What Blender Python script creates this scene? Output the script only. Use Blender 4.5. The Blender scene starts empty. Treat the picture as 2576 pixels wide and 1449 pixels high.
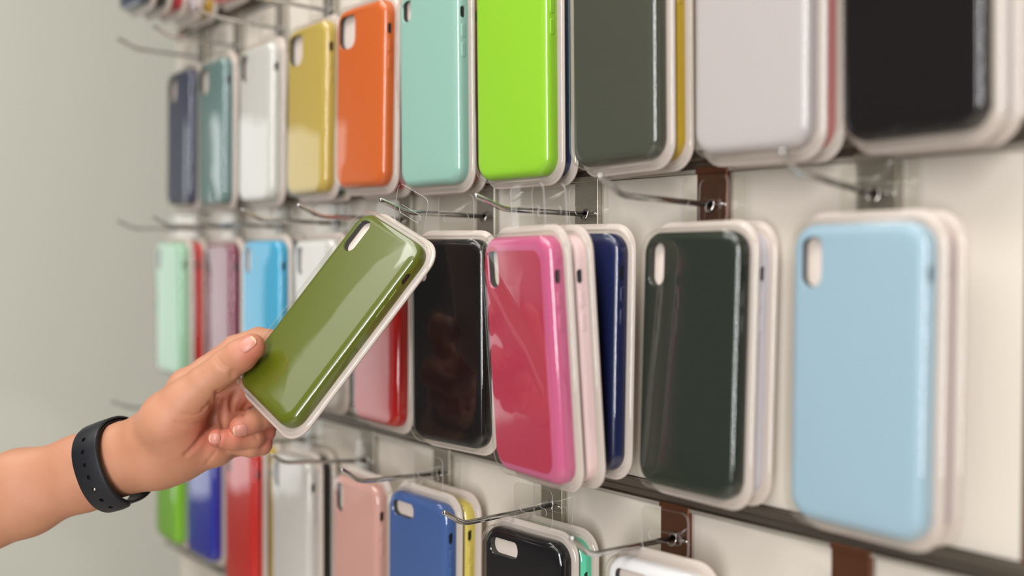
import bpy, bmesh, math, random
import numpy as np
from mathutils import Vector, Matrix, Euler

# ------------------------------------------------------------------ camera, world, lights, exposure
SC = bpy.context.scene
COL = SC.collection
ZB = 1.45                                     # camera height above the floor; the shop wall is the plane y = 0
FPX, IW, IH = 2690.0, 2576, 1449
n_ = math.hypot(2188.0, FPX)
PITCH = math.atan(84 / FPX)
FH = np.array([-FPX / n_, 2188.0 / n_, 0.0]); RT = np.array([2188.0 / n_, FPX / n_, 0.0])
FW = FH * math.cos(PITCH) + np.array([0, 0, -math.sin(PITCH)])
UP = np.cross(RT, FW)
CAM = np.array([0.0, -0.505, ZB])

cam = bpy.data.cameras.new('camera'); co = bpy.data.objects.new('camera', cam); COL.objects.link(co)
cam.sensor_width = 36.0; cam.lens = 36.0 * FPX / IW
cam.clip_start = 0.02; cam.clip_end = 50
co.matrix_world = Matrix(((RT[0], UP[0], -FW[0], CAM[0]), (RT[1], UP[1], -FW[1], CAM[1]), (RT[2], UP[2], -FW[2], CAM[2]), (0, 0, 0, 1)))
cam.dof.use_dof = True; cam.dof.focus_distance = 0.725; cam.dof.aperture_fstop = 2.6
SC.camera = co

w = bpy.data.worlds.new('world'); SC.world = w; w.use_nodes = True
w.node_tree.nodes['Background'].inputs[0].default_value = (0.80, 0.76, 0.70, 1)
w.node_tree.nodes['Background'].inputs[1].default_value = 0.14

def area(name, loc, target, sx, sy, power, col, spin=0.0):
    l = bpy.data.lights.new(name, 'AREA'); l.shape = 'RECTANGLE'; l.size = sx; l.size_y = sy; l.energy = power; l.color = col
    o = bpy.data.objects.new(name, l); COL.objects.link(o); o.location = loc
    d = Vector(target) - Vector(loc); o.rotation_euler = (d.to_track_quat('-Z', 'Y').to_matrix() @ Matrix.Rotation(spin, 3, 'Z')).to_euler()
    return o
area('window_light', (1.2, -2.3, ZB + 0.4), (-0.8, 0, ZB), 0.55, 2.2, 108, (0.98, 0.985, 1.0))
area('window_light', (-3.25, -1.04, ZB - 0.15), (-0.8, -0.2, ZB - 0.2), 0.62, 1.20, 4.6, (0.97, 1.0, 1.0))
area('overhead_light', (-0.7, -1.1, ZB + 1.65), (-0.7, -0.6, ZB), 2.2, 0.9, 54, (1.0, 0.985, 0.95))
area('overhead_light', (-2.12, -2.02, ZB + 1.65), (-2.12, -2.01, ZB), 0.50, 1.9, 8, (1.0, 0.985, 0.95), spin=-0.70)  # added light, turned and sized to shape the held pack's reflection
for px, py, e in ((45, 1085, 5.0), (70, 1395, 4.0)):      # two added spots imitate patches of daylight on the far wall
    d = FW + RT * (px - IW / 2) / FPX - UP * (py - IH / 2) / FPX; hit = CAM + d * ((-2.5 - CAM[0]) / d[0])
    l = bpy.data.lights.new('glint_light', 'SPOT'); l.spot_size = math.radians(2.6); l.spot_blend = 1.0; l.energy = e * 20; l.shadow_soft_size = 0.01; l.color = (1.0, 0.98, 0.86)
    o = bpy.data.objects.new('glint_light', l); COL.objects.link(o); o.location = (-0.6, -3.2, ZB + 1.2)
    o.rotation_euler = (Vector(hit.tolist()) - o.location).to_track_quat('-Z', 'Y').to_euler()
SC.view_settings.view_transform = 'Standard'; SC.view_settings.look = 'None'
SC.view_settings.gamma = 1.0; SC.view_settings.use_curve_mapping = False
SC.view_settings.exposure = -0.42
SC.cycles.max_bounces = 8; SC.cycles.transparent_max_bounces = 24
SC.cycles.sample_clamp_indirect = 4.0
SC.cycles.caustics_reflective = False; SC.cycles.caustics_refractive = False

# ------------------------------------------------------------------ small helpers
def s2l(c): return tuple(((v / 255) / 12.92 if v / 255 <= 0.04045 else ((v / 255 + 0.055) / 1.055) ** 2.4) for v in c)
def on_wall(px, py, Y=0.0):
    d = FW + RT * (px - IW / 2) / FPX - UP * (py - IH / 2) / FPX
    t = (Y - CAM[1]) / d[1]; return CAM + t * d

MATS = {}
def mat(name, rgb, rough=0.4, metal=0.0, spec=0.5, coat=0.0, bump=0.0, bscale=200.0, var=0.0, sss=0.0, vscale=12.0):
    if name in MATS: return MATS[name]
    m = bpy.data.materials.new(name); m.use_nodes = True; nt = m.node_tree; b = nt.nodes['Principled BSDF']
    c = s2l(rgb); b.inputs['Base Color'].default_value = (*c, 1); b.inputs['Roughness'].default_value = rough
    b.inputs['Metallic'].default_value = metal; b.inputs['Specular IOR Level'].default_value = spec
    b.inputs['Coat Weight'].default_value = coat; b.inputs['Coat Roughness'].default_value = 0.04
    if sss: b.inputs['Subsurface Weight'].default_value = sss; b.inputs['Subsurface Radius'].default_value = (0.006, 0.004, 0.003); b.inputs['Subsurface Scale'].default_value = 1.0
    tc = nt.nodes.new('ShaderNodeTexCoord')
    if var:
        n = nt.nodes.new('ShaderNodeTexNoise'); n.inputs['Scale'].default_value = vscale; n.inputs['Detail'].default_value = 4
        r = nt.nodes.new('ShaderNodeMix'); r.data_type = 'RGBA'; r.blend_type = 'MIX'
        r.inputs[6].default_value = (*[v * (1 - var) for v in c], 1); r.inputs[7].default_value = (*[min(1, v * (1 + var)) for v in c], 1)
        nt.links.new(tc.outputs['Object'], n.inputs['Vector']); nt.links.new(n.outputs['Fac'], r.inputs[0]); nt.links.new(r.outputs[2], b.inputs['Base Color'])
    if bump:
        n2 = nt.nodes.new('ShaderNodeTexNoise'); n2.inputs['Scale'].default_value = bscale; n2.inputs['Detail'].default_value = 3
        bp = nt.nodes.new('ShaderNodeBump'); bp.inputs['Strength'].default_value = bump; bp.inputs['Distance'].default_value = 0.001
        nt.links.new(tc.outputs['Object'], n2.inputs['Vector']); nt.links.new(n2.outputs['Fac'], bp.inputs['Height']); nt.links.new(bp.outputs[0], b.inputs['Normal'])
    MATS[name] = m; return m

def clear_mat(name, tint=0.97, gain=1.5, bump=0.5, bscale=18.0, rough=0.02):
    if name in MATS: return MATS[name]
    m = bpy.data.materials.new(name); m.use_nodes = True; nt = m.node_tree; nt.nodes.clear()
    out = nt.nodes.new('ShaderNodeOutputMaterial'); mix = nt.nodes.new('ShaderNodeMixShader')
    tr = nt.nodes.new('ShaderNodeBsdfTransparent'); tr.inputs[0].default_value = (tint, tint, tint * 0.985, 1)
    gl = nt.nodes.new('ShaderNodeBsdfGlossy'); gl.inputs['Roughness'].default_value = rough; gl.inputs[0].default_value = (1, 1, 1, 1)
    fr = nt.nodes.new('ShaderNodeLayerWeight'); fr.inputs['Blend'].default_value = 0.5
    pw = nt.nodes.new('ShaderNodeMath'); pw.operation = 'POWER'; pw.inputs[1].default_value = 5.0
    mu = nt.nodes.new('ShaderNodeMath'); mu.operation = 'MULTIPLY_ADD'; mu.inputs[1].default_value = 0.96 * gain; mu.inputs[2].default_value = 0.04 * gain; mu.use_clamp = True
    tc = nt.nodes.new('ShaderNodeTexCoord'); oi = nt.nodes.new('ShaderNodeObjectInfo')
    va = nt.nodes.new('ShaderNodeVectorMath'); va.operation = 'ADD'
    n = nt.nodes.new('ShaderNodeTexNoise'); n.inputs['Scale'].default_value = bscale; n.inputs['Detail'].default_value = 1.0
    bp = nt.nodes.new('ShaderNodeBump'); bp.inputs['Strength'].default_value = bump; bp.inputs['Distance'].default_value = 0.002
    nt.links.new(tc.outputs['Object'], va.inputs[0]); nt.links.new(oi.outputs['Random'], va.inputs[1]); nt.links.new(va.outputs[0], n.inputs['Vector'])
    nt.links.new(n.outputs['Fac'], bp.inputs['Height']); nt.links.new(bp.outputs[0], gl.inputs['Normal']); nt.links.new(bp.outputs[0], fr.inputs['Normal'])
    nt.links.new(fr.outputs['Facing'], pw.inputs[0]); nt.links.new(pw.outputs[0], mu.inputs[0]); nt.links.new(mu.outputs[0], mix.inputs[0])
    nt.links.new(tr.outputs[0], mix.inputs[1]); nt.links.new(gl.outputs[0], mix.inputs[2]); nt.links.new(mix.outputs[0], out.inputs[0])
    MATS[name] = m; return m

def link(name, me, m=None, parent=None, smooth=False):
    if smooth:
        for p in me.polygons: p.use_smooth = True
    o = bpy.data.objects.new(name, me); COL.objects.link(o)
    if m is not None:
        if not me.materials: me.materials.append(m)
        o.material_slots[0].link = 'OBJECT'; o.material_slots[0].material = m
    if parent is not None: o.parent = parent
    return o
def to_mesh(bm, name):
    bmesh.ops.recalc_face_normals(bm, faces=bm.faces[:])
    me = bpy.data.meshes.new(name); bm.to_mesh(me); bm.free(); return me
def tag(o, label, cat, group=None, kind=None):
    if label: o['label'] = label
    if cat: o['category'] = cat
    if group: o['group'] = group
    if kind: o['kind'] = kind
    return o
def empty(name, loc=(0, 0, 0)):
    o = bpy.data.objects.new(name, None); COL.objects.link(o); o.location = loc; o.empty_display_size = 0.02; return o
def add_box(bm, x0, x1, y0, y1, z0, z1):
    vs = [bm.verts.new((x, y, z)) for x in (x0, x1) for y in (y0, y1) for z in (z0, z1)]
    for f in ((0, 1, 3, 2), (4, 6, 7, 5), (0, 4, 5, 1), (2, 3, 7, 6), (0, 2, 6, 4), (1, 5, 7, 3)): bm.faces.new([vs[i] for i in f])
def box_mesh(name, x0, x1, y0, y1, z0, z1, bev=0.0):
    bm = bmesh.new(); add_box(bm, x0, x1, y0, y1, z0, z1)
    if bev: bmesh.ops.bevel(bm, geom=bm.edges[:], offset=bev, segments=2, affect='EDGES', profile=0.5)
    return to_mesh(bm, name)
def tube(bm, pts, rad, seg=10, cap=True):
    pts = [Vector(p) for p in pts]; rad = rad if isinstance(rad, (list, tuple)) else [rad] * len(pts)
    t0 = (pts[1] - pts[0]).normalized(); up = Vector((0, 0, 1)) if abs(t0.z) < 0.9 else Vector((1, 0, 0))
    u = t0.cross(up).normalized(); rings = []
    for i, p in enumerate(pts):
        if i == 0: t = t0
        elif i == len(pts) - 1: t = (pts[i] - pts[i - 1]).normalized()
        else: t = (pts[i + 1] - pts[i - 1]).normalized()
        u = (u - t * u.dot(t)).normalized(); v = t.cross(u)
        rings.append([bm.verts.new(p + (u * math.cos(a) + v * math.sin(a)) * rad[i]) for a in [2 * math.pi * k / seg for k in range(seg)]])
    for a, b in zip(rings[:-1], rings[1:]):
        for k in range(seg): bm.faces.new((a[k], a[(k + 1) % seg], b[(k + 1) % seg], b[k]))
    if cap: bm.faces.new(rings[0][::-1]); bm.faces.new(rings[-1])
def rr(w, h, r, n=6, cx=0.0, cz=0.0):
    r = max(1e-5, min(r, w / 2 - 1e-6, h / 2 - 1e-6)); out = []
    for (sx, sz, a0) in ((1, 1, 0), (-1, 1, 90), (-1, -1, 180), (1, -1, 270)):
        for k in range(n + 1):
            a = math.radians(a0 + 90 * k / n)
            out.append((cx + sx * (w / 2 - r) + r * math.cos(a), cz + sz * (h / 2 - r) + r * math.sin(a)))
    return out
def ring(bm, pts, y): return [bm.verts.new((x, y, z)) for x, z in pts]
def bridge(bm, a, b, smooth=True):
    n = len(a)
    for k in range(n):
        f = bm.faces.new((a[k], a[(k + 1) % n], b[(k + 1) % n], b[k])); f.smooth = smooth
def loop_edges(bm, r): return [bm.edges.get((r[k], r[(k + 1) % len(r)])) or bm.edges.new((r[k], r[(k + 1) % len(r)])) for k in range(len(r))]

# ------------------------------------------------------------------ the room
PANEL = mat('white_laminate', (218, 209, 196), rough=0.28, var=0.035, vscale=5.0)
STEEL = mat('rail_steel', (150, 142, 132), rough=0.42, metal=1.0, bump=0.15, bscale=60)
LIP = mat('rail_lip', (205, 198, 186), rough=0.25, metal=0.6)
CHROME = mat('chrome_wire', (196, 194, 192), rough=0.12, metal=1.0)
PLATE = mat('plate_steel', (196, 190, 178), rough=0.48, metal=1.0, bump=0.25, bscale=900, var=0.08, vscale=60)
BROWN_REFLECT = mat('plate_brown_reflection', (128, 84, 62), rough=0.4, metal=0.85, bump=0.25, bscale=900, var=0.1, vscale=60)  # brown reflection put into the colour of the chrome plates
GREYWALL = mat('painted_wall', (224, 223, 210), rough=0.42, var=0.03, vscale=0.8)
tag(link('floor', box_mesh('floor', -8, 4, -6, 1.5, -0.1, 0), mat('floor_tile', (196, 188, 176), rough=0.3, var=0.06)), None, None, kind='structure')
tag(link('ceiling', box_mesh('ceiling', -8, 4, -6, 1.5, 3.2, 3.3), mat('ceiling_paint', (225, 222, 215), rough=0.9)), None, None, kind='structure')
tag(link('wall_left', box_mesh('wall_left', -2.6, -2.5, -0.25, 1.5, 0, 3.2), GREYWALL), None, None, kind='structure')

RAILZ = [0.2556, 0.0500, -0.1598, -0.3622]           # lower edge of each rail, relative to the lens height
XL, XR = -1.262, -0.2375
wall = link('wall_back', box_mesh('wall_back', XL, 3.4, 0.0012, 0.06, 0, 3.2), mat('board_core', (120, 104, 86), rough=0.6))
tag(wall, None, None, kind='structure')
tag(link('wall_right', box_mesh('wall_right', 3.4, 3.5, -6, 1.5, 0, 3.2), mat('dark_partition', (96, 84, 74), rough=0.6)), None, None, kind='structure')

PX = {  # right-hand edges of the hook plates in each band between rails
    0: [-1.168, -1.071, -0.972, -0.874, -0.776, -0.678, -0.580, -0.482, -0.384, -0.286],
    1: [-1.1780, -1.0790, -0.9730, -0.8617, -0.7483, -0.6357, -0.5233, -0.4128, -0.3022],
    2: [-1.150, -1.035, -0.9219, -0.8088, -0.6946, -0.5589, -0.4416, -0.3152],
    3: [-1.15, -1.03, -0.92, -0.80]}
RH = 0.0135
bands = [(-1, RAILZ[0] + 0.2035, RAILZ[0] + RH), (0, RAILZ[0], RAILZ[1] + RH), (1, RAILZ[1], RAILZ[2] + RH), (2, RAILZ[2], RAILZ[3] + RH), (3, RAILZ[3], RAILZ[3] - 0.19)]
for bi, zt, zb in bands:
    xs = [XL] + (PX[bi] if bi >= 0 else [-1.16, -1.05, -0.95]) + [XR]
    for a, b in zip(xs[:-1], xs[1:]):
        link('wall_panel', box_mesh('wall_panel', a + 0.0007, b - 0.0007, -0.0006, 0.0020, ZB + zb + 0.0006, ZB + zt - 0.0006, 0.0004), PANEL, wall)
    link('wall_panel', box_mesh('wall_panel', XR + 0.018, 0.58, -0.0006, 0.0020, ZB + zb + 0.0006, ZB + zt - 0.0006, 0.0004), PANEL, wall)
link('upright_post', box_mesh('upright_post', XR + 0.0007, XR + 0.0173, -0.0022, 0.0020, ZB - 0.55, ZB + 0.46, 0.0005), mat('brown_post', (150, 105, 70), rough=0.3, metal=0.8), wall)  # metal strip given an even brown colour
for z in RAILZ + [RAILZ[0] + 0.2035]:
    bm = bmesh.new(); xe = XL - (0.045 if z < -0.3 else -0.03 if z > 0.2 else 0.0)
    prof = [(0.001, 0), (-0.0030, 0), (-0.0036, 0.0006), (-0.0036, 0.0022), (-0.0016, 0.0030), (-0.0012, 0.0062), (-0.0030, 0.0072), (-0.0042, 0.0085), (-0.0042, RH - 0.0006), (-0.0036, RH), (0.001, RH)]
    L = [[bm.verts.new((x, y, ZB + z + q)) for y, q in prof] for x in (xe, 0.56)]
    for k in range(len(prof)): bm.faces.new((L[0][k], L[0][(k + 1) % len(prof)], L[1][(k + 1) % len(prof)], L[1][k]))
    bm.faces.new(L[0]); bm.faces.new(L[1][::-1])
    r = link('rail', to_mesh(bm, 'rail'), STEEL, wall)
    link('rail_lip', box_mesh('rail_lip', xe, 0.56, -0.0042, -0.0030, ZB + z - 0.0004, ZB + z + 0.0020, 0.0003), LIP, r)

# ------------------------------------------------------------------ hooks
def hook(label, band, idx, z, ybend=-0.079, tip=(-0.098, 0.0085), dz=0.0015, row='', brown=False, xr=None):
    xr = PX[band][idx] if xr is None else xr
    zt = RAILZ[band]
    root = empty('display_hook', (xr - 0.0125, 0, ZB + zt)); tag(root, label, 'hook', row)
    bm = bmesh.new()
    add_box(bm, -0.0125, 0.0115, -0.0030, -0.0016, -0.052, 0.0010)         # flat plate
    add_box(bm, 0.0115, 0.0125, -0.0052, -0.0012, -0.052, 0.0010)          # folded flange
    add_box(bm, -0.0125, 0.0125, -0.0048, -0.0034, -0.0005, 0.0030)        # lip caught in the rail
    bmesh.ops.bevel(bm, geom=bm.edges[:], offset=0.0003, segments=1, affect='EDGES')
    link('back_plate', to_mesh(bm, 'back_plate'), BROWN_REFLECT if brown else PLATE, root)
    za = z - zt
    bm = bmesh.new(); x = 0.0; t = Vector((x, tip[0], za + dz + tip[1])); b = Vector((x, ybend, za + dz)); a = Vector((x, -0.0035, za))
    pts = [a]; d1 = (b - a).normalized(); d2 = (t - b).normalized()
    c1 = b - d1 * 0.006; c2 = b + d2 * 0.006
    for k in range(7):
        u = k / 6; pts.append(c1 * (1 - u) ** 2 + b * 2 * u * (1 - u) + c2 * u * u)
    pts += [t - d2 * 0.0006, t]
    tube(bm, pts, [0.0018] * (len(pts) - 1) + [0.0013], 12)
    me = to_mesh(bm, 'rod'); rod = link('rod', me, CHROME, root, smooth=True)
    bm = bmesh.new()                                                       # welded ring where the rod meets the plate
    ra = [Vector((x + 0.0030 * math.cos(q), -0.0055 + 0.0016 * math.sin(q), za - 0.0005 + 0.0036 * math.sin(q))) for q in [2 * math.pi * k / 14 for k in range(15)]]
    tube(bm, ra, 0.0009, 7, cap=False)
    tube(bm, [(0.0, -0.0045, za), (0.006, -0.0052, za), (0.0112, -0.0046, za), (0.0118, -0.003, za - 0.002)], 0.0011, 8)
    link('weld_ring', to_mesh(bm, 'weld_ring'), CHROME, root, smooth=True)
    return root

GA, GB, GC = 'hooks on the top rail', 'hooks on the middle rail', 'hooks on the lower rail'
hook('chrome wire hook above the navy case, its tip farthest left in the top row', 0, 0, 0.2250, tip=(-0.100, 0.0095), row=GA)
hook('chrome wire hook above the dark teal case of the top row', 0, 1, 0.2235, tip=(-0.097, 0.0095), row=GA)
hook('chrome wire hook over the white case of the top row, third from its left end', 0, 2, 0.2260, dz=0.003, tip=(-0.094, 0.006), row=GA)
hook('chrome wire hook at the top edge of the photo above the yellow gold case', 0, 3, 0.2270, row=GA)
hook('chrome wire hook above the mint case, its tip farthest left in the middle row', 1, 0, 0.0300, dz=-0.001, row=GB)
hook('chrome wire hook holding the clear plum case, second from the left in the middle row', 1, 1, 0.0290, ybend=-0.081, tip=(-0.096, 0.010), row=GB)
hook('thin chrome hook holding the sky blue case, bluish in its reflections', 1, 2, 0.0280, ybend=-0.075, tip=(-0.093, 0.007), row=GB)
hook('chrome hook with a reddish sheen holding the white case of the middle row', 1, 3, 0.0290, ybend=-0.079, row=GB)
hook('chrome wire hook whose tip stands just left of the held olive case', 1, 4, 0.0292, ybend=-0.085, tip=(-0.104, 0.0085), row=GB)
hook('sharp chrome hook at the top right corner of the held olive case', 1, 5, 0.0290, ybend=-0.076, tip=(-0.0987, 0.0085), row=GB)
hook('chrome wire hook carrying the pink and navy cases through several clear tabs', 1, 6, 0.0275, ybend=-0.0752, tip=(-0.0995, 0.0082), row=GB)
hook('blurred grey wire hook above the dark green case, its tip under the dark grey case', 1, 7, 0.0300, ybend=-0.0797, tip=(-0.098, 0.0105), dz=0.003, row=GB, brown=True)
hook('blurred dark wire hook above the light blue case on the widest bright plate', 1, 8, 0.0313, ybend=-0.0735, tip=(-0.0842, 0.010), dz=0.0085, row=GB)
hook('wire hook of the lower row seen left of the hand, its tip near the wristband', 2, 0, -0.1775, ybend=-0.085, tip=(-0.108, 0.009), dz=0.007, row=GC, xr=-1.1765)
hook('wire hook of the lower row half hidden behind the hand, holding the royal blue case', 2, 0, -0.1790, ybend=-0.079, row=GC, xr=-1.075)
hook('wire hook behind the curled fingers, holding the red and gold cases', 2, 1, -0.1790, row=GC)
hook('dark wire hook below the held case, holding the silver clear case', 2, 2, -0.1800, row=GC)
hook('dark wire hook crossing over the silver clear case, holding the rose pink case', 2, 3, -0.1847, ybend=-0.0861, tip=(-0.0981, 0.0080), dz=0.0085, row=GC)
hook('sharp chrome hook over the rose pink case, holding the blue glossy case', 2, 4, -0.1774, ybend=-0.0805, tip=(-0.0971, 0.0120), dz=0.003, row=GC)
hook('chrome hook with a rusty bend, holding the glossy black case of the bottom row', 2, 5, -0.1789, ybend=-0.0823, tip=(-0.0986, 0.0105), dz=-0.001, row=GC)
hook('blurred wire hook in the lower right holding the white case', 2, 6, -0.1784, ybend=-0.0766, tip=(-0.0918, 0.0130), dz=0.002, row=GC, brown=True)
hook('empty hook plate with a painted brown reflection at the lower right end of the rail', 2, 7, -0.1790, row=GC, brown=True)

# ------------------------------------------------------------------ packs
CW, CH, CD = 0.0765, 0.1485, 0.0105
CLEAR = clear_mat('clear_blister', tint=0.985, gain=1.25, bump=0.35, bscale=14)
TABM = clear_mat('clear_tab', tint=0.97, gain=0.75, bump=0.25, bscale=30)
TRAY = mat('cream_tray', (228, 215, 206), rough=0.28)
nt = TRAY.node_tree; pb = nt.nodes['Principled BSDF']; trl = nt.nodes.new('ShaderNodeBsdfTranslucent'); trl.inputs[0].default_value = (0.86, 0.80, 0.74, 1)
mx = nt.nodes.new('ShaderNodeMixShader'); mx.inputs[0].default_value = 0.35; nt.links.new(pb.outputs[0], mx.inputs[1]); nt.links.new(trl.outputs[0], mx.inputs[2])
nt.links.new(mx.outputs[0], nt.nodes['Material Output'].inputs[0])
DARK = mat('slot_shade', (14, 14, 16), rough=0.5)
TRAYIN = mat('pale_tray', (226, 212, 204), rough=0.35)
HOLES = {  # camera opening: width, height, radius, offset of its centre from the case's top left corner
    'pill': (0.0118, 0.0255, 0.0056, 0.0130, 0.0187),
    'square': (0.0250, 0.0285, 0.0085, 0.0185, 0.0190),
    'wide_pill': (0.0150, 0.0265, 0.0070, 0.0140, 0.0190),
    'short_pill': (0.0105, 0.0180, 0.0049, 0.0125, 0.0130),
    'round': (0.0110, 0.0120, 0.0050, 0.0105, 0.0125),
    'across': (0.0270, 0.0125, 0.0057, 0.0215, 0.0120)}
_c = {}
def case_mesh(hk):
    if ('case', hk) in _c: return _c['case', hk]
    bm = bmesh.new(); R = 0.0125
    R_ = [(0.0, 0.0012), (-0.0006, 0.0003), (-0.0022, 0.0), (-0.0050, 0.0), (-0.0068, 0.0003), (-0.0084, 0.0012), (-0.0096, 0.0026), (-0.0103, 0.0044), (-0.0105, 0.0062)]
    rs = [ring(bm, rr(CW - 2 * i, CH - 2 * i, R - i * 0.8, 7), y) for y, i in R_]
    for a, b in zip(rs[:-1], rs[1:]): bridge(bm, a, b)
    hw, hh, hr, hx, hz = HOLES[hk]; cx, cz = -CW / 2 + hx, CH / 2 - hz
    h0 = ring(bm, rr(hw + 0.0012, hh + 0.0012, hr + 0.0004, 6, cx, cz), -0.0105)
    h1 = ring(bm, rr(hw, hh, hr, 6, cx, cz), -0.0098); h2 = ring(bm, rr(hw, hh, hr, 6, cx, cz), 0.0)
    bridge(bm, h0, h1); nf = len(bm.faces); bridge(bm, h1, h2); bm.faces.ensure_lookup_table()
    for f in bm.faces[nf:]: f.material_index = 1  # opening's inner walls: dark lining with recess shade in its colour
    for outer, inner in ((rs[-1], h0), (rs[0], h2)):
        g = bmesh.ops.triangle_fill(bm, use_beauty=True, edges=loop_edges(bm, outer) + loop_edges(bm, inner))
        for f in g['geom']:
            if isinstance(f, bmesh.types.BMFace): f.smooth = False
    me = to_mesh(bm, 'case_body'); me.materials.append(mat('case_grey', (128, 128, 128))); me.materials.append(mat('shaded_lining', (58, 56, 52), rough=0.8))
    # the silencer switch opening is cut into the side
    tmp = bpy.data.objects.new('t', me); COL.objects.link(tmp)
    bm = bmesh.new(); k0 = rr(0.0042, 0.0085, 0.0019, 5, -0.0052, 0.0500)
    a = [bm.verts.new((CW / 2 - 0.0022, x, z)) for x, z in k0]; b = [bm.verts.new((CW / 2 + 0.002, x, z)) for x, z in k0]
    bridge(bm, a, b); bm.faces.new(a); bm.faces.new(b[::-1])
    cut = bpy.data.objects.new('c', to_mesh(bm, 'c')); COL.objects.link(cut)
    md = tmp.modifiers.new('b', 'BOOLEAN'); md.object = cut; md.operation = 'DIFFERENCE'; md.solver = 'EXACT'
    dg = bpy.context.evaluated_depsgraph_get(); dg.update()
    me2 = bpy.data.meshes.new_from_object(tmp.evaluated_get(dg)); me2.name = 'case_body'; me2.set_sharp_from_angle(angle=0.7)
    bpy.data.objects.remove(tmp); bpy.data.objects.remove(cut)
    _c['case', hk] = me2; return me2
def plate_with_hole(name, outer, inner, y0, y1, edge=0):
    bm = bmesh.new(); o0, o1 = ring(bm, outer, y0), ring(bm, outer, y1); i0, i1 = ring(bm, inner, y0), ring(bm, inner, y1)
    bridge(bm, o0, o1, False); bridge(bm, i0, i1, False); bm.faces.ensure_lookup_table()
    for f in bm.faces: f.material_index = edge
    for o, i in ((o0, i0), (o1, i1)): bmesh.ops.triangle_fill(bm, use_beauty=True, edges=loop_edges(bm, o) + loop_edges(bm, i))
    return to_mesh(bm, name)
def common():
    if 'tray' in _c: return
    bm = bmesh.new()                                                      # backing tray: flange, step and bed
    R_ = [(0.0030, 0.0, 0.0), (0.0030, 0.0, 0.0), (0.0018, -0.0002, 0), (0.0014, 0.0004, 0), (0.0012, 0.0022, 0), (-0.0010, 0.0030, 0), (-0.0016, 0.0036, 0)]
    W, H = 0.0838, 0.1604
    rs = [ring(bm, rr(W - 2 * i, H - 2 * i, 0.0160 - i, 7), y) for y, i, _ in R_[1:]]
    for a, b in zip(rs[:-1], rs[1:]): bridge(bm, a, b)
    bm.faces.new(rs[0]); bm.faces.new(rs[-1][::-1]); _c['tray'] = to_mesh(bm, 'backing_tray')
    # the bed lies behind the case: push it back so that the case rests in it
    for v in _c['tray'].vertices:
        if v.co.y < -0.0012: v.co.y = -0.0004
    bm = bmesh.new()
    R_ = [(0.0008, -0.0036), (0.0006, -0.0022), (-0.0010, -0.0018), (-0.0080, -0.0014), (-0.0100, -0.0008), (-0.0113, 0.0006), (-0.0119, 0.0026), (-0.0121, 0.0055), (-0.0122, 0.012), (-0.0124, 0.020), (-0.0125, 0.030)]
    rs = [ring(bm, rr(CW + 0.0015 - 2 * i, CH + 0.0015 - 2 * i, max(0.003, 0.0142 - i * 0.6), 7), y) for y, i in R_]
    for a, b in zip(rs[:-1], rs[1:]): bridge(bm, a, b)
    f = bm.faces.new(rs[-1]); f.smooth = True; _c['shell'] = to_mesh(bm, 'blister_shell')
    hole = [(x, z) for x, z in rr(0.026, 0.0060, 0.0029, 5, 0, 0.0895)]
    _c['tab'] = plate_with_hole('hang_tab', rr(0.0370, 0.0270, 0.0050, 5, 0, 0.0925), hole, 0.0012, 0.0017, 1); _c['tab'].materials.append(TABM); _c['tab'].materials.append(mat('tab_edge', (206, 204, 204), rough=0.2))
    for key, z, l in (('b1', 0.0365, 0.0098), ('b2', 0.0228, 0.0108)):
        bm = bmesh.new(); p = []
        for x, i in ((CW / 2 - 0.0006, -0.0003), (CW / 2 + 0.0002, 0), (CW / 2 + 0.00055, 0.0006)):
            p.append([bm.verts.new((x, a, b)) for a, b in rr(0.0036 - 2 * i, l - 2 * i, 0.0016 - i, 4, -0.0050, z)])
        bridge(bm, p[0], p[1]); bridge(bm, p[1], p[2]); bm.faces.new(p[-1]); bm.faces.new(p[0][::-1]); _c[key] = to_mesh(bm, 'volume_button')
    hw, hh, hr, hx, hz = HOLES['pill']
    _c['panel'] = plate_with_hole('back_panel', rr(CW - 0.0135, CH - 0.0150, 0.0085, 6, -0.0030, -0.0010), rr(hw + 0.0012, hh + 0.0012, hr + 0.0004, 6, -CW / 2 + hx, CH / 2 - hz), -0.0108, -0.0104)
    bm = bmesh.new(); q = [[bm.verts.new((x, u, v)) for u, v in rr(0.0040, 0.0083, 0.0018, 5, -0.0052, 0.0500)] for x in (CW / 2 - 0.0020, CW / 2 - 0.0014)]
    bridge(bm, q[0], q[1]); bm.faces.new(q[1]); bm.faces.new(q[0][::-1]); _c['slot'] = to_mesh(bm, 'switch_shade_plate')  # dark plate set in the switch cut in place of its shade
common()

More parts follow.
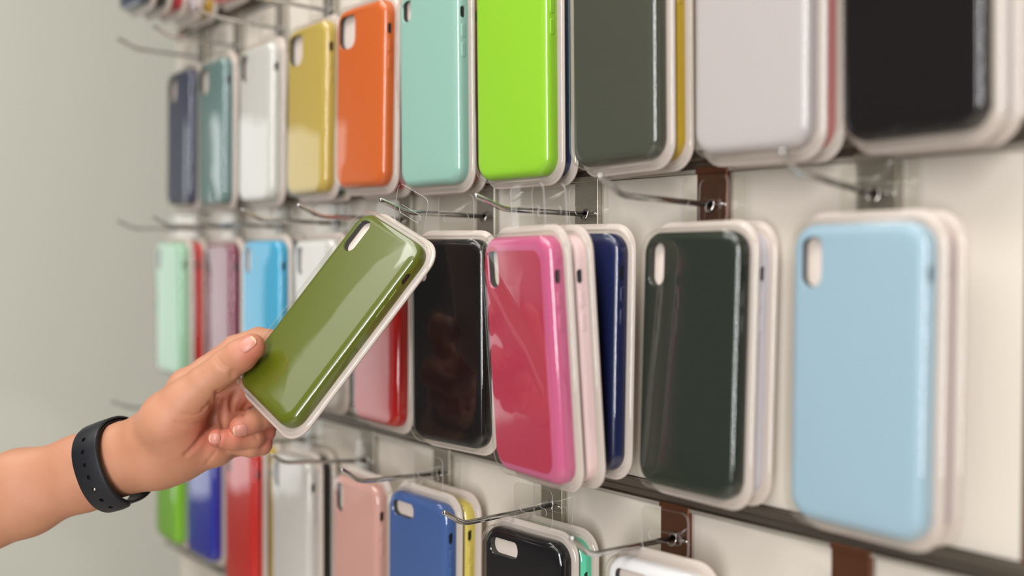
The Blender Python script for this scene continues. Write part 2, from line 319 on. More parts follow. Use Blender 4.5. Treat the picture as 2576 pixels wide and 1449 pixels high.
def pack(label, loc, rot, rgb, hole='pill', group=None, rough=0.36, name='phone_case_pack', detail=True, tray=None, spec=0.5, tab=True, scale=None, bend=0.0):
    key = 'case_%d_%d_%d' % rgb
    m = mat(key, rgb, rough=rough, spec=spec, bump=0.04, bscale=1500)
    root = empty(name, (loc[0], loc[1], ZB + loc[2]))
    yw, p, r = rot
    M = Matrix.Rotation(yw, 4, 'Z') @ Matrix.Rotation(p, 4, 'X') @ Matrix.Rotation(r, 4, 'Y')
    root.rotation_euler = M.to_euler()
    if scale: root.scale = scale
    tag(root, label, 'phone case', group)
    c = link('case_body', case_mesh(hole), m, root)
    if detail:
        for k in ('b1', 'b2'): link('volume_button', _c[k], m, root, smooth=False)
        link('switch_shade_plate', _c['slot'], DARK, root)
    hw, hh, hr, hx, hz = HOLES[hole]
    if ('ins', hole) not in _c:
        bm = bmesh.new(); q = [ring(bm, rr(hw - 0.0002, hh - 0.0002, hr, 6, -CW / 2 + hx, CH / 2 - hz), y) for y in (-0.0060, -0.0052)]
        bridge(bm, q[0], q[1], False); bm.faces.new(q[0]); bm.faces.new(q[1][::-1]); _c['ins', hole] = to_mesh(bm, 'camera_opening')
    link('camera_opening', _c['ins', hole], TRAYIN, root)['label'] = 'opening for the camera showing the pale tray'
    link('backing_tray', _c['tray'], tray or TRAY, root)
    link('blister_shell', _c['shell'], CLEAR, root)
    if tab:
        t_ = link('hang_tab', _c['tab'], TABM, root)
        if bend: t_.rotation_euler = (bend, 0, 0); t_.location = (0, 0.079 * math.sin(bend), 0.079 * (1 - math.cos(bend)))
    return root

PK = {"A0": [-1.1602, -0.0295, 0.1297, -0.0616, -0.0145, 0.0096], "A1": [-1.0544, -0.0375, 0.1256, -0.0643, -0.0104, -0.0013], "A2": [-0.9576, -0.0349, 0.1262, -0.0295, -0.0116, 0.0037],
      "A3": [-0.8504, -0.0379, 0.128, -0.0291, -0.0242, -0.0082], "A4": [-0.7607, -0.0375, 0.1295, 0.0015, -0.0119, 0.0114], "A5": [-0.6674, -0.0343, 0.1264, 0.0194, 0.0086, 0.0014],
      "A6": [-0.5688, -0.0347, 0.1264, 0.0108, 0.0106, -0.0008], "A7": [-0.4697, -0.0351, 0.1299, -0.0455, -0.0073, -0.022], "A8": [-0.3677, -0.0341, 0.1296, -0.001, 0.018, 0.0082],
      "A9": [-0.2742, -0.0336, 0.1301, -0.0851, 0.0191, -0.003], "B0": [-1.1893, -0.0319, -0.0607, 0.0001, 0.0052, 0.0117], "B1": [-1.0598, -0.0297, -0.0627, -0.0426, -0.0107, -0.0083],
      "B2": [-0.9595, -0.0304, -0.061, 0.0311, -0.0096, 0.0003], "B3": [-0.8521, -0.0305, -0.061, -0.0133, -0.0027, -0.0041], "B4": [-0.7386, -0.037, -0.0624, -0.0675, -0.0097, 0.0019],
      "B5": [-0.6272, -0.0481, -0.0629, 0.1266, 0.0174, 0.013], "B6": [-0.5001, -0.0803, -0.0626, -0.1226, 0.0665, -0.0092], "B7": [-0.5041, -0.0344, -0.0608, 0.0009, -0.0086, 0.0113],
      "B8": [-0.4065, -0.0375, -0.0611, -0.0601, -0.038, -0.0064], "B9": [-0.2942, -0.0439, -0.0591, -0.0567, -0.0136, -0.0017], "C0": [-1.1811, -0.0386, -0.2497, -0.0657, -0.0126, -0.0037],
      "C1": [-1.1026, -0.0328, -0.2529, -0.0206, -0.0128, -0.0092], "C2": [-1.008, -0.0311, -0.2672, -0.0519, -0.0067, 0.0019], "C3": [-0.9057, -0.0278, -0.2645, -0.0092, -0.0165, -0.0226],
      "C4": [-0.7857, -0.0291, -0.2658, -0.0227, -0.001, 0.0095], "C5": [-0.6829, -0.0359, -0.2612, 0.0408, 0.0089, 0.023], "C6": [-0.5529, -0.0383, -0.2633, 0.073, 0.0072, 0.0089],
      "C7": [-0.4322, -0.0374, -0.2582, 0.0113, -0.0179, -0.0213]}
ROWS = {'A': 'packed phone cases in the top row', 'B': 'packed phone cases in the middle row', 'C': 'packed phone cases in the bottom row'}
def front(k, label, rgb, hole='pill', **kw):
    v = PK[k]; return pack(label, v[:3], v[3:], rgb, hole, ROWS[k[0]], **kw)
def behind(k, label, rgb, n=1, dx=0.0, dz=0.0, dyaw=0.0, dy=0.0162, **kw):
    v = PK[k]; return pack(label, (v[0] + dx, v[1] + dy * n, v[2] + dz), (v[3] + dyaw, v[4], v[5]), rgb, kw.pop('hole', 'pill'), ROWS[k[0]], **kw)

front('A0', 'navy blue phone case in a blister pack, leftmost of the top row', (58, 62, 84), 'square')
front('A1', 'smoky teal glossy phone case in a blister pack between the navy and the white case', (104, 130, 128), 'square', rough=0.2)
front('A2', 'white phone case with a dark switch opening in the top row', (206, 204, 199), 'wide_pill')
front('A3', 'yellow gold phone case in a blister pack beside the orange one', (188, 163, 80), 'square')
behind('A3', 'dark teal phone case peeking out behind the yellow gold one', (20, 80, 82), dx=-0.004, dz=-0.001)
front('A4', 'orange phone case with a square camera opening in the top row', (204, 98, 40), 'square')
behind('A4', 'crimson phone case peeking out behind the orange one', (190, 22, 52), dx=-0.003, dz=-0.002)
front('A5', 'pale mint green phone case in the top row, left of the lime one', (148, 190, 178), 'short_pill')
behind('A5', 'brown orange phone case barely showing behind the pale mint one', (190, 110, 60), dx=-0.007)
front('A6', 'bright lime green phone case in the top row', (146, 204, 48), 'round')
behind('A6', 'royal navy phone case edge showing behind the lime one in the top row', (14, 52, 122), dx=-0.004, dy=0.0155)
front('A7', 'dark grey glossy phone case in the top row, right of the lime one', (74, 76, 66), 'pill', rough=0.15)
behind('A7', 'mustard yellow phone case showing as an edge behind the dark grey one', (196, 164, 48))
front('A8', 'pale lilac grey phone case in the top row, left of the big black one', (190, 182, 182), 'pill', rough=0.2)
behind('A8', 'dusty pink phone case showing as an edge behind the pale lilac grey one', (205, 130, 128))
front('A9', 'black glossy phone case at the upper right corner with a bright reflection', (26, 22, 24), 'pill', rough=0.1)
behind('A9', 'pale grey phone case behind the black one at the upper right corner', (200, 196, 200))

front('B0', 'mint green phone case, leftmost of the middle row', (150, 192, 162), 'pill')
behind('B0', 'red phone case directly behind the mint green one at the left end', (196, 28, 26))
behind('B0', 'rust brown phone case, rearmost behind the mint green and red ones', (180, 90, 45), n=1.75, hole='pill')
front('B1', 'plum coloured glossy phone case between the red and the sky blue ones', (122, 52, 72), 'pill', rough=0.2)
front('B2', 'sky blue phone case in the middle row above the thumb', (66, 164, 204), 'pill')
behind('B2', 'dark teal phone case showing as a thin edge behind the sky blue one', (14, 54, 70), dx=-0.005)
front('B3', 'white phone case of the middle row, half hidden by the held olive one', (206, 203, 199), 'pill')
behind('B3', 'black phone case showing as a thin strip between the white and the red ones', (20, 24, 24))
front('B4', 'red glossy phone case below the right edge of the held olive case', (176, 24, 24), 'pill', rough=0.2)
front('B5', 'large black glossy phone case between the red and the pink ones', (20, 17, 19), 'pill', rough=0.15)
p6 = front('B6', 'pink phone case swung forward on its hook in the middle row', (194, 92, 132), 'pill', rough=0.2)
link('back_panel', _c['panel'], mat('raspberry_panel', (174, 54, 78), rough=0.18), p6)['label'] = 'darker raspberry back of the pink case'
behind('B6', 'pale blush phone case pressed against the back of the pink one', (240, 208, 208), dx=0.001, dy=0.0165)
front('B7', 'navy blue phone case behind the pink and blush ones on the same hook', (25, 33, 74), 'pill', rough=0.25)
front('B8', 'very dark green glossy phone case in the middle row', (40, 47, 40), 'pill', rough=0.14)
behind('B8', 'pale lavender phone case showing behind the very dark green one', (214, 208, 216))
front('B9', 'light blue phone case at the right end of the middle row', (152, 180, 197), 'pill')
behind('B9', 'mauve grey phone case behind the light blue one at the right end', (176, 158, 164))

front('C0', 'bright lime green phone case under the palm, leftmost of the bottom row', (126, 190, 42), 'pill')
front('C1', 'royal blue phone case in the bottom row, right of the lime one', (34, 46, 156), 'pill', rough=0.25)
front('C2', 'bright red phone case in the bottom row under the fingers', (196, 36, 32), 'pill', rough=0.25)
behind('C2', 'mustard gold phone case behind the bright red one of the bottom row', (206, 176, 62))
front('C3', 'silver grey clear phone case in the bottom row, right of the gold one', (200, 196, 192), 'pill', rough=0.15)
behind('C3', 'black phone case showing as a dark strip behind the silver grey one', (20, 26, 26), dx=-0.004)
front('C4', 'rose pink glossy phone case in the bottom row', (208, 158, 148), 'pill', rough=0.15)
front('C5', 'slate blue glossy phone case with a wide camera opening in the bottom row', (70, 98, 156), 'across', rough=0.12)
behind('C5', 'soft yellow phone case behind the slate blue one of the bottom row', (216, 196, 96), dx=0.002)
front('C6', 'black glossy phone case with a wide camera opening in the bottom row', (22, 22, 26), 'across', rough=0.1)
behind('C6', 'sea green phone case behind the black one of the bottom row', (96, 212, 172), dx=0.002)
front('C7', 'white phone case cut off by the bottom edge, right of the sea green one', (232, 230, 232), 'across', rough=0.12)
# the stack hanging in the row above, cut by the top edge
G0 = 'stack of packed cases at the top left corner'
for i, (lab, rgb) in enumerate([('dark slate blue phone case, foremost of the stack at the top left corner', (66, 72, 96)), ('black phone case second from the front in the stack at the top left corner', (22, 26, 28)),
                                ('crimson phone case in the middle of the stack at the top left corner', (190, 26, 48)), ('pale pink white phone case, fourth in the stack at the top left corner', (222, 208, 214)),
                                ('gold phone case, rearmost of the stack at the top left corner', (196, 152, 40))]):
    pack(lab, (-1.153, -0.083 + 0.0168 * i, 0.3400 - 0.001 * i), (-0.02, 0, 0), rgb, 'pill', G0)
pack('red phone case hanging close to the wall at the top edge of the photo', (-1.056, -0.020, 0.3400), (-0.05, 0, 0), (206, 62, 60), 'pill', G0)
hook('wire hook above the photo top edge that holds the stack at the upper left corner', 0, 0, RAILZ[0] + 0.174, row='hooks above the picture', xr=-1.1535)

# the held pack
HP = [-0.6393, -0.1396, -0.0448, 0.2564, -0.5084, 0.4264]
held = pack('olive green phone case in a clear blister pack held up in the hand', HP[:3], HP[3:], (88, 98, 18), 'pill', None, rough=0.30, name='held_phone_case_pack', bend=0.62)

# ------------------------------------------------------------------ the arm and hand: one smooth surface
def fr(px, py, d):                           # a joint, in metres right / up / away from the lens
    return np.array([(px - IW / 2) / FPX * d, -(py - IH / 2) / FPX * d, d])
def to_world(v): return CAM + v[..., 0:1] * RT + v[..., 1:2] * UP + v[..., 2:3] * FW
HS = 0.0009
LO = fr(-420, 1640, 0.86) * np.array([1, 1, 0]) + np.array([-0.01, -0.01, 0.672]); 
HI = np.array([fr(800, 800, 0.74)[0], fr(800, 790, 0.74)[1], 0.905])
DIM = np.ceil((HI - LO) / HS).astype(int)
GX, GY, GZ = [(LO[i] + HS * np.arange(DIM[i])).astype(np.float32) for i in range(3)]
def capsule(D, a, b, ra, rb, k, flat=None):
    """smooth union of a tapered capsule into the field D; flat squeezes it along one direction"""
    m = max(ra, rb) + 0.012
    lo = np.minimum(a, b) - m; hi = np.maximum(a, b) + m
    i0 = np.maximum(((lo - LO) / HS).astype(int), 0); i1 = np.minimum(((hi - LO) / HS).astype(int) + 1, DIM)
    if (i1 <= i0).any(): return
    X, Y, Z = np.meshgrid(GX[i0[0]:i1[0]], GY[i0[1]:i1[1]], GZ[i0[2]:i1[2]], indexing='ij', sparse=True)
    ab = b - a; L = float(ab @ ab) + 1e-12
    t = np.clip(((X - a[0]) * ab[0] + (Y - a[1]) * ab[1] + (Z - a[2]) * ab[2]) / L, 0, 1).astype(np.float32)
    dx, dy, dz = X - a[0] - t * ab[0], Y - a[1] - t * ab[1], Z - a[2] - t * ab[2]
    if flat is not None:
        f, s = flat; q = dx * f[0] + dy * f[1] + dz * f[2]; e = (1 / s - 1) * q
        dx = dx + e * f[0]; dy = dy + e * f[1]; dz = dz + e * f[2]
    d = np.sqrt(dx * dx + dy * dy + dz * dz) - (ra + (rb - ra) * t)
    S = D[i0[0]:i1[0], i0[1]:i1[1], i0[2]:i1[2]]
    if k > 0:
        h = np.clip(0.5 + 0.5 * (S - d) / k, 0, 1); S[...] = S + (d - S) * h - k * h * (1 - h)
    elif k < 0:                                # a shallow groove
        kk = -k; h = np.clip(0.5 - 0.5 * (S + d) / kk, 0, 1); S[...] = S + (-d - S) * h + kk * h * (1 - h)
    else: np.minimum(S, d, out=S)
def field(): return np.full(DIM, 0.03, np.float32)
def chain(D, pts, rad, k, **kw):
    for i in range(len(pts) - 1): capsule(D, pts[i], pts[i + 1], rad[i], rad[i + 1], k, **kw)

# joints
arm = [fr(-400, 1412, 0.800), fr(-150, 1317, 0.787), fr(60, 1239, 0.774), fr(210, 1189, 0.765), fr(300, 1155, 0.757)]
wrist = fr(330, 1143, 0.754)
P = field()
off = np.array([0.34, 0.94, 0.0])
for sgn, rr_ in ((1, 1.0), (-1, 1.0)):
    o = [off * sgn * q for q in (0.012, 0.011, 0.0092, 0.0078, 0.0068)]
    chain(P, [a + c * np.array([-1, 1, 1]) * 1.0 for a, c in zip(arm, o)], [0.0270, 0.0245, 0.0203, 0.0174, 0.0160], 0.012, flat=((0, 0, 1), 0.88))
up_ = np.array([-0.32, 0.95, 0])
chain(P, [arm[-1] + up_ * 0.0068, fr(380, 1092, 0.750)], [0.0160, 0.0155], 0.012)
chain(P, [arm[-1] - up_ * 0.0068, fr(400, 1152, 0.752), fr(455, 1140, 0.753)], [0.0160, 0.0190, 0.0178], 0.014)
# thumb base, palm and heel of the hand
chain(P, [fr(385, 1096, 0.749), fr(430, 1052, 0.739), fr(472, 1010, 0.734)], [0.0165, 0.0178, 0.0150], 0.010)
chain(P, [fr(430, 1070, 0.735), fr(450, 1100, 0.742)], [0.016, 0.018], 0.012)
mcp = {'i': fr(470, 974, 0.768), 'm': fr(540, 1030, 0.772), 'r': fr(552, 1072, 0.768), 'p': fr(545, 1118, 0.758)}
mr = {'i': 0.0120, 'm': 0.0122, 'r': 0.0118, 'p': 0.0122}
for f_ in 'imrp': chain(P, [fr(395, 1110, 0.757), mcp[f_]], [0.0170, mr[f_]], 0.008)
chain(P, [mcp['i'], mcp['m'], mcp['r'], mcp['p']], [0.0115, 0.0118, 0.0115, 0.0115], 0.006)
chain(P, [fr(465, 1132, 0.752), fr(530, 1126, 0.752)], [0.0172, 0.0122], 0.010)
# fingers; each is joined smoothly to the palm but keeps a fold against its neighbours
def finger(pts, rad, creases=()):
    D = field(); chain(D, pts, rad, 0.0022)
    for c in creases: capsule(D, *c, -0.0012)
    return D
TH = [fr(468, 1008, .734), fr(512, 965, .731), fr(568, 921, .7285), fr(606, 893, .7245), fr(634, 873, .7225)]
T = finger(TH, [0.0150, 0.0122, 0.0116, 0.0112, 0.0092])
fin = [T]
fin.append(finger([mcp['i'], fr(520, 933, .772), fr(592, 877, .776), fr(650, 855, .773), fr(705, 862, .764), fr(745, 880, .758)], [0.0120, 0.0104, 0.0096, 0.0090, 0.0085, 0.0076]))
fin.append(finger([mcp['m'], fr(612, 988, .783), fr(696, 992, .786), fr(704, 1036, .764), fr(655, 1051, .7455), fr(630, 1061, .7385), fr(604, 1073, .7335)], [0.0122, 0.0108, 0.0094, 0.0086, 0.0083, 0.0081, 0.0073]))
fin.append(finger([mcp['r'], fr(615, 1062, .780), fr(668, 1064, .778), fr(662, 1086, .758), fr(635, 1100, .746), fr(585, 1105, .737), fr(547, 1102, .7315)], [0.0118, 0.0100, 0.0090, 0.0084, 0.0080, 0.0075, 0.0067]))
fin.append(finger([mcp['p'], fr(595, 1116, .768), fr(652, 1110, .766), fr(656, 1118, .756), fr(630, 1124, .7495), fr(600, 1122, .7485)], [0.0118, 0.0090, 0.0082, 0.0077, 0.0072, 0.0066]))
out_ = P.copy()
for i, D in enumerate(fin):
    k = 0.007 if i == 0 else 0.005
    near = (np.abs(D - P) < k)
    h = np.clip(0.5 + 0.5 * (P - D) / k, 0, 1); s = P + (D - P) * h - k * h * (1 - h)
    kk = 0.0004; h = np.clip(0.5 + 0.5 * (out_ - s) / kk, 0, 1); out_ = out_ + (s - out_) * h - kk * h * (1 - h)
# creases and folds, each pressed into the skin where its line meets the surface
def skin_depth(px, py, d0=0.690, d1=0.80):
    for d in np.arange(d0, d1, 0.0003):
        q = np.round((fr(px, py, d) - LO) / HS).astype(int)
        if (q >= 0).all() and (q < DIM).all() and out_[tuple(q)] < 0: return d
    return None
def crease(pts, r=0.0008, k=0.0022, lift=0.0):
    q = []
    for (x0, y0), (x1, y1) in zip(pts[:-1], pts[1:]):
        n = max(2, int(math.hypot(x1 - x0, y1 - y0) / 3))
        q += [(x0 + (x1 - x0) * i / n, y0 + (y1 - y0) * i / n) for i in range(n)]
    q.append(pts[-1]); d = [skin_depth(*p) for p in q]; q = [p for p, e in zip(q, d) if e]; d = np.array([e for e in d if e])
    if len(q) < 3: return
    for _ in range(3): d[1:-1] = (d[:-2] + d[1:-1] * 2 + d[2:]) / 4
    taper = [0.35 + 0.65 * math.sin(math.pi * (i + 0.5) / len(q)) for i in range(len(q))]
    w_ = [fr(x, y, e - lift) for (x, y), e in zip(q, d)]
    D = field(); chain(D, w_, [r * t for t in taper], 0)
    m = D < 0.008; h = np.clip(0.5 - 0.5 * (out_[m] + D[m]) / k, 0, 1); out_[m] = out_[m] + (-D[m] - out_[m]) * h + k * h * (1 - h)
CRE = [([(545, 986), (548, 1002), (543, 1031), (532, 1057), (516, 1088), (492, 1121), (468, 1144)], 0.0015, 0.0036), ([(530, 1010), (522, 1022), (510, 1030)], 0.0007, 0.0026), ([(531, 1012), (530, 1030)], 0.0006, 0.0022),
       ([(563, 1008), (558, 1031), (558, 1052), (563, 1074)], 0.0018, 0.0030), ([(592, 985), (584, 1010), (583, 1030)], 0.0018, 0.0030), ([(624, 1012), (614, 1032), (611, 1044)], 0.0016, 0.0026), ([(584, 933), (584, 948)], 0.0008, 0.0030),
       ([(548, 900), (556, 912), (569, 922)], 0.0004, 0.0018), ([(540, 905), (550, 920), (565, 930)], 0.0004, 0.0018), 
       ([(455, 1040), (490, 1044), (512, 1036)], 0.0003, 0.0016), ([(440, 1062), (480, 1070), (512, 1060)], 0.0003, 0.0016), ([(560, 1075), (548, 1130), (520, 1165)], 0.0004, 0.0020), ([(640, 1090), (646, 1104)], 0.0005, 0.0018)]
for c in CRE: crease(*c)

def surface_nets(D, lo, h):
    ins = D < 0; n0, n1, n2 = D.shape
    cnt = np.zeros((n0 - 1, n1 - 1, n2 - 1), np.int8)
    for i in (0, 1):
        for j in (0, 1):
            for k in (0, 1): cnt += ins[i:n0 - 1 + i, j:n1 - 1 + j, k:n2 - 1 + k]
    cells = np.argwhere((cnt > 0) & (cnt < 8)); idx = np.full(cnt.shape, -1, np.int32); idx[tuple(cells.T)] = np.arange(len(cells))
    acc = np.zeros((len(cells), 3)); num = np.zeros(len(cells))
    cor = [(i, j, k) for i in (0, 1) for j in (0, 1) for k in (0, 1)]
    for a in cor:
        for b in cor:
            if sum(b) - sum(a) == 1 and all(y >= x for x, y in zip(a, b)):
                A = D[cells[:, 0] + a[0], cells[:, 1] + a[1], cells[:, 2] + a[2]]; B = D[cells[:, 0] + b[0], cells[:, 1] + b[1], cells[:, 2] + b[2]]
                m = (A < 0) != (B < 0); t = np.where(m, A / np.where(m, A - B, 1), 0)
                acc += m[:, None] * (np.array(a) + t[:, None] * (np.array(b) - np.array(a))); num += m
    V = lo + h * (cells + acc / num[:, None]); Fs = []
    for ax in range(3):
        sl0 = [slice(None)] * 3; sl1 = [slice(None)] * 3; sl0[ax] = slice(0, -1); sl1[ax] = slice(1, None)
        e = np.argwhere(ins[tuple(sl0)] != ins[tuple(sl1)]); o1, o2 = [(1, 2), (2, 0), (0, 1)][ax]
        e = e[(e[:, o1] > 0) & (e[:, o2] > 0) & (e[:, o1] < D.shape[o1] - 1) & (e[:, o2] < D.shape[o2] - 1)]
        def c(du, dv):
            q = e.copy(); q[:, o1] -= du; q[:, o2] -= dv; return idx[tuple(q.T)]
        quad = np.stack([c(0, 0), c(1, 0), c(1, 1), c(0, 1)], 1); flip = ~ins[tuple(e.T)]
        quad[flip] = quad[flip][:, ::-1]; Fs.append(quad)
    return V, np.concatenate(Fs)
V, Fq = surface_nets(out_, LO, HS)
# relax the surface a little
E_ = np.concatenate([Fq[:, [0, 1]], Fq[:, [1, 2]], Fq[:, [2, 3]], Fq[:, [3, 0]]])
deg = np.bincount(E_.ravel(), minlength=len(V))[:, None]
for it in range(3):
    s = np.zeros_like(V)
    for c_ in range(3): s[:, c_] = np.bincount(E_[:, 0], V[E_[:, 1], c_], len(V)) + np.bincount(E_[:, 1], V[E_[:, 0], c_], len(V))
    V = V * 0.5 + 0.5 * s / np.maximum(deg, 1)
bc = fr(292, 1167, 0.7600); bax = np.array([0.94, 0.34, 0]); bax = bax / np.linalg.norm(bax)
ph = math.radians(-17); A_ = bax * math.cos(ph) + np.array([0, 0, 1]) * math.sin(ph)          # axis of the ring
U_ = np.array([-0.28, 0.96, 0]); U_ = U_ - A_ * (U_ @ A_); U_ /= np.linalg.norm(U_); W_ = np.cross(A_, U_)
if W_[2] > 0: W_ = -W_                                                                          # W_ points to the lens
rel = V - bc; al = rel @ A_; cu = rel @ U_; cw = rel @ W_; rad_ = np.hypot(cu, cw) + 1e-9      # the strap presses the skin in where they meet
e_ = 2.35; lim = (((np.abs(cu) / (0.0283 - 0.0005)) ** e_ + (np.abs(cw) / (0.0262 - 0.0005)) ** e_) ** (1 / e_))
fall = np.clip((0.0160 - np.abs(al)) / 0.0050, 0, 1); f_ = np.where(lim > 1, 1 / lim, 1.0); f_ = 1 + (f_ - 1) * np.where(rad_ < 0.05, fall, 0)
V = bc + al[:, None] * A_ + (cu * f_)[:, None] * U_ + (cw * f_)[:, None] * W_
HM = np.array(held.matrix_basis.inverted()); HL = np.array(held.matrix_basis)                    # and the pack presses the finger pads flat
Q = to_world(V) @ HM[:3, :3].T + HM[:3, 3]
inx = (Q[:, 0] > -0.0436) & (Q[:, 0] < 0.0436) & (np.abs(Q[:, 2]) < 0.0818)
core = inx & (Q[:, 1] < -0.002) & (Q[:, 1] > -0.0131) & (Q[:, 0] > -0.0402) & (np.abs(Q[:, 2]) < 0.0762)
Q[:, 1] = np.where(core & (Q[:, 0] > -0.0372), -0.0131, Q[:, 1]); Q[:, 0] = np.where(core & (Q[:, 0] <= -0.0372), -0.0402, Q[:, 0])
fl = inx & (Q[:, 1] >= -0.002) & (Q[:, 1] < 0.0042); Q[:, 1] = np.where(fl & (Q[:, 1] > 0.001), 0.0042, Q[:, 1]); Q[:, 0] = np.where(fl & (Q[:, 1] <= 0.001), -0.0436, Q[:, 0])
W3 = Q @ HL[:3, :3].T + HL[:3, 3] - CAM; V = np.stack([W3 @ RT, W3 @ UP, W3 @ FW], 1)
me = bpy.data.meshes.new('person'); ORG = to_world(arm[0][None])[0]
me.from_pydata((to_world(V) - ORG).tolist(), [], Fq.tolist())
# rosier skin at the finger ends and in the palm (pigment and blood, not light)
def near_pts(pts, r):
    g = np.zeros(len(V))
    for p_ in pts: g = np.maximum(g, np.exp(-((V - p_) ** 2).sum(1) / r ** 2))
    return g
blush = np.clip(near_pts([fr(640, 885, .72), fr(590, 1080, .733), fr(535, 1102, .728), fr(690, 1100, .75)], 0.012) + 0.6 * near_pts([fr(500, 1080, .74), fr(560, 1020, .76), fr(620, 1030, .765)], 0.020) + 0.0, 0, 1)
ca = me.color_attributes.new('blush', 'FLOAT_COLOR', 'POINT')
ca.data.foreach_set('color', np.stack([blush, blush, blush, np.ones(len(V))], 1).astype(np.float32).ravel())
SK = bpy.data.materials.new('skin'); SK.use_nodes = True; nt = SK.node_tree; b = nt.nodes['Principled BSDF']
at = nt.nodes.new('ShaderNodeVertexColor'); at.layer_name = 'blush'
tc = nt.nodes.new('ShaderNodeTexCoord'); nz = nt.nodes.new('ShaderNodeTexNoise'); nz.inputs['Scale'].default_value = 45; nz.inputs['Detail'].default_value = 5
m1 = nt.nodes.new('ShaderNodeMix'); m1.data_type = 'RGBA'; m1.inputs[6].default_value = (*s2l((194, 141, 111)), 1); m1.inputs[7].default_value = (*s2l((176, 118, 89)), 1)
m2 = nt.nodes.new('ShaderNodeMix'); m2.data_type = 'RGBA'; m2.inputs[7].default_value = (*s2l((194, 112, 92)), 1)
nt.links.new(tc.outputs['Object'], nz.inputs['Vector']); nt.links.new(nz.outputs['Fac'], m1.inputs[0]); nt.links.new(m1.outputs[2], m2.inputs[6])
nt.links.new(at.outputs['Color'], m2.inputs[0]); nt.links.new(m2.outputs[2], b.inputs['Base Color'])
b.inputs['Roughness'].default_value = 0.55; b.inputs['Subsurface Weight'].default_value = 0.12; b.inputs['Subsurface Radius'].default_value = (0.004, 0.0016, 0.001); b.inputs['Subsurface Scale'].default_value = 1.0
vo = nt.nodes.new('ShaderNodeTexVoronoi'); vo.inputs['Scale'].default_value = 1700; n3 = nt.nodes.new('ShaderNodeTexNoise'); n3.inputs['Scale'].default_value = 420; n3.inputs['Detail'].default_value = 4
mp = nt.nodes.new('ShaderNodeMapping'); mp.inputs['Rotation'].default_value = (0, 0.35, 0.6); mp.inputs['Scale'].default_value = (0.25, 1, 1)
ad = nt.nodes.new('ShaderNodeMath'); ad.operation = 'ADD'; bp = nt.nodes.new('ShaderNodeBump'); bp.inputs['Strength'].default_value = 0.30; bp.inputs['Distance'].default_value = 0.0004
nt.links.new(tc.outputs['Object'], mp.inputs[0]); nt.links.new(mp.outputs[0], n3.inputs['Vector']); nt.links.new(tc.outputs['Object'], vo.inputs['Vector'])
nt.links.new(n3.outputs['Fac'], ad.inputs[0]); vm = nt.nodes.new('ShaderNodeMath'); vm.operation = 'MULTIPLY'; vm.inputs[1].default_value = 0.35; nt.links.new(vo.outputs['Distance'], vm.inputs[0]); nt.links.new(vm.outputs[0], ad.inputs[1]); nt.links.new(ad.outputs[0], bp.inputs['Height']); nt.links.new(bp.outputs[0], b.inputs['Normal'])
person = link('person', me, SK, None, smooth=True); person.location = ORG
tag(person, 'bare forearm and hand of a person reaching in to hold the olive green case', 'person')
NAIL = mat('nail', (200, 136, 120), rough=0.38, spec=0.4); 
def skin_at(px, py, d0=0.700, d1=0.78):
    def val(d):
        g = (fr(px, py, d) - LO) / HS; q = np.floor(g).astype(int); t = g - q; v = 0.0
        for a in (0, 1):
            for b_ in (0, 1):
                for c in (0, 1): v += out_[q[0] + a, q[1] + b_, q[2] + c] * (t[0] if a else 1 - t[0]) * (t[1] if b_ else 1 - t[1]) * (t[2] if c else 1 - t[2])
        return v
    p0 = None
    for d in np.arange(d0, d1, 0.0004):
        v = val(d)
        if v < 0: return d - 0.0004 * (v / (v - p0) if p0 else 0)
        p0 = v
    return None
def nail(px, py, ax, hl, hw, edge=0.82):
    """a thin curved plate grown on the fingertip: centre, direction of the tip, half length and half width (pixels of the photograph)"""
    a = np.array(ax, float); a /= np.linalg.norm(a); sd = np.array([-a[1], a[0]]); N1, N2 = 14, 12; S = []; D_ = []
    for u in np.linspace(-1, 1, 9):
        for v in np.linspace(-1, 1, 9):
            d = skin_at(*(np.array([px, py]) + a * u * hl * 0.9 + sd * v * hw * 0.9))
            if d: S.append([1, u * .9, v * .9, u * u * .81, v * v * .81, u * v * .81]); D_.append(d)
    k = np.linalg.lstsq(np.array(S), np.array(D_), rcond=None)[0]
    bm = bmesh.new(); top, bot = [], []
    for i in range(N1 + 1):
        u = i / N1 * 2 - 1; wsc = max(0.02, (1 - abs(u) ** 3.4)) ** 0.42; r0_, r1_ = [], []
        for j in range(N2 + 1):
            v = (j / N2 * 2 - 1) * wsc; x, y = np.array([px, py]) + a * u * hl + sd * v * hw
            d = k @ np.array([1, u, v, u * u, v * v, u * v]) - 0.00035 - 0.0004 * max(0, u) * (1 - abs(v))
            r0_.append(bm.verts.new(Vector(to_world(fr(x, y, d)[None])[0] - ORG))); r1_.append(bm.verts.new(Vector(to_world(fr(x, y, d + 0.0012)[None])[0] - ORG)))
        top.append(r0_); bot.append(r1_)
    for i in range(N1):
        for j in range(N2):
            f = bm.faces.new((top[i][j], top[i][j + 1], top[i + 1][j + 1], top[i + 1][j])); f.smooth = True; f.material_index = int((i + 1) / N1 * 2 - 1 > edge)
            bm.faces.new((bot[i][j], bot[i + 1][j], bot[i + 1][j + 1], bot[i][j + 1]))
        for j in (0, N2): bm.faces.new((top[i][j], top[i + 1][j], bot[i + 1][j], bot[i][j]))
    for i in (0, N1):
        for j in range(N2): bm.faces.new((top[i][j], bot[i][j], bot[i][j + 1], top[i][j + 1]))
    nm = to_mesh(bm, 'nail'); nm.materials.append(NAIL); nm.materials.append(mat('nail_edge', (216, 176, 146), rough=0.4))
    return link('nail', nm, NAIL, person)
nail(623, 866, (0.78, -0.62), 24, 15)
nail(605, 1083, (-1.0, 0.10), 20, 15)
nail(540, 1103, (-1.0, -0.02), 15, 14)

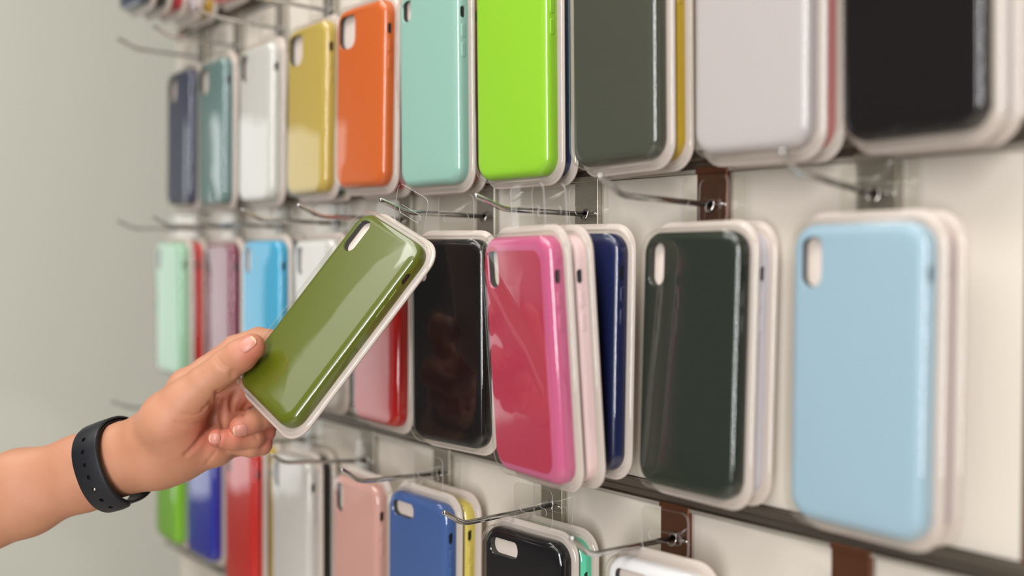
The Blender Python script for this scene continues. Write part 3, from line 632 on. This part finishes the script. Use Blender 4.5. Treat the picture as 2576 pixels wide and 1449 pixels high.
# ------------------------------------------------------------------ wristband
RUB = mat('black_rubber', (21, 23, 29), rough=0.48, spec=0.45, bump=0.05, bscale=2500)
WB = to_world(bc[None])[0]
def strap(name, a0, a1, r0, thick, wid, parent, taper=0.0, closed=False, n=96, grow=0.0):
    bm = bmesh.new(); rings = []
    for i in range(n + (0 if closed else 1)):
        t = i / n; a = a0 + (a1 - a0) * t
        su = abs(math.cos(a)) ; R1, R2 = 0.0283 + r0 + grow * t, 0.0262 + r0 + grow * t
        e = 2.35; den = (abs(math.cos(a)) ** e + abs(math.sin(a)) ** e) ** (1 / e)
        c = bc + U_ * (R1 * math.cos(a) / den) + W_ * (R2 * math.sin(a) / den)
        nrm = U_ * math.cos(a) + W_ * math.sin(a); w2 = wid / 2
        if taper and t > 1 - taper: q = (t - 1 + taper) / taper; w2 *= max(0.25, math.sqrt(max(0, 1 - q ** 3)))
        sec = [(-w2, 0.25), (-w2 * 0.96, 0.8), (-w2 * 0.85, 1), (0, 1.08), (w2 * 0.85, 1), (w2 * 0.96, 0.8), (w2, 0.25), (w2 * 0.9, 0), (-w2 * 0.9, 0)]
        rings.append([bm.verts.new(Vector(to_world((c + A_ * s_ + nrm * (thick * h_))[None])[0] - WB)) for s_, h_ in sec])
    m_ = len(rings[0])
    for i in range(len(rings) - (0 if closed else 1)):
        p_, q_ = rings[i], rings[(i + 1) % len(rings)]
        for k in range(m_): f = bm.faces.new((p_[k], p_[(k + 1) % m_], q_[(k + 1) % m_], q_[k])); f.smooth = k not in (6, 8)
    if not closed: bm.faces.new(rings[0][::-1]); bm.faces.new(rings[-1])
    return to_mesh(bm, name)
band = empty('wristband', WB.tolist()); tag(band, 'dark rubber wristband with a row of holes and a metal stud, worn on the wrist', 'wristband')
link('inner_strap', strap('inner_strap', 0, 2 * math.pi, 0.0, 0.0018, 0.0205, band, closed=True), RUB, band)
outer_me = strap('outer_strap', math.radians(-50), math.radians(163), 0.0020, 0.0021, 0.0218, band, taper=0.06)
tmp = bpy.data.objects.new('t', outer_me); COL.objects.link(tmp); bm = bmesh.new(); stud = None
for i in range(7):
    a = math.radians(46 + 16.0 * i); den = (abs(math.cos(a)) ** 2.35 + abs(math.sin(a)) ** 2.35) ** (1 / 2.35)
    c = bc + U_ * (0.0303 * math.cos(a) / den) + W_ * (0.0282 * math.sin(a) / den)
    a2 = a + 0.02; den2 = (abs(math.cos(a2)) ** 2.35 + abs(math.sin(a2)) ** 2.35) ** (1 / 2.35)
    tg = (bc + U_ * (0.0303 * math.cos(a2) / den2) + W_ * (0.0282 * math.sin(a2) / den2)) - c; tg /= np.linalg.norm(tg)
    nr = np.cross(tg, A_); nr = nr if nr @ (U_ * math.cos(a) + W_ * math.sin(a)) > 0 else -nr
    if i == 4: stud = (c, nr)
    tube(bm, [Vector(to_world((c + nr * q)[None])[0] - WB) for q in (0.0004, 0.0045)], 0.00165, 12)
bmesh.ops.recalc_face_normals(bm, faces=bm.faces[:])
cut = bpy.data.objects.new('c', to_mesh(bm, 'c')); COL.objects.link(cut)
md = tmp.modifiers.new('b', 'BOOLEAN'); md.object = cut; md.operation = 'DIFFERENCE'; md.solver = 'EXACT'
dg = bpy.context.evaluated_depsgraph_get(); dg.update(); om = bpy.data.meshes.new_from_object(tmp.evaluated_get(dg)); om.name = 'outer_strap'; om.set_sharp_from_angle(angle=0.7)
bpy.data.objects.remove(tmp); bpy.data.objects.remove(cut)
link('outer_strap', om, RUB, band)
bm = bmesh.new(); bmesh.ops.create_uvsphere(bm, u_segments=14, v_segments=8, radius=0.00155)
for f in bm.faces: f.smooth = True
bmesh.ops.translate(bm, verts=bm.verts[:], vec=Vector(to_world((stud[0] + stud[1] * 0.0012)[None])[0] - WB))
link('stud', to_mesh(bm, 'stud'), mat('polished_stud', (215, 205, 196), rough=0.1, metal=1.0), band)['label'] = 'polished metal stud'
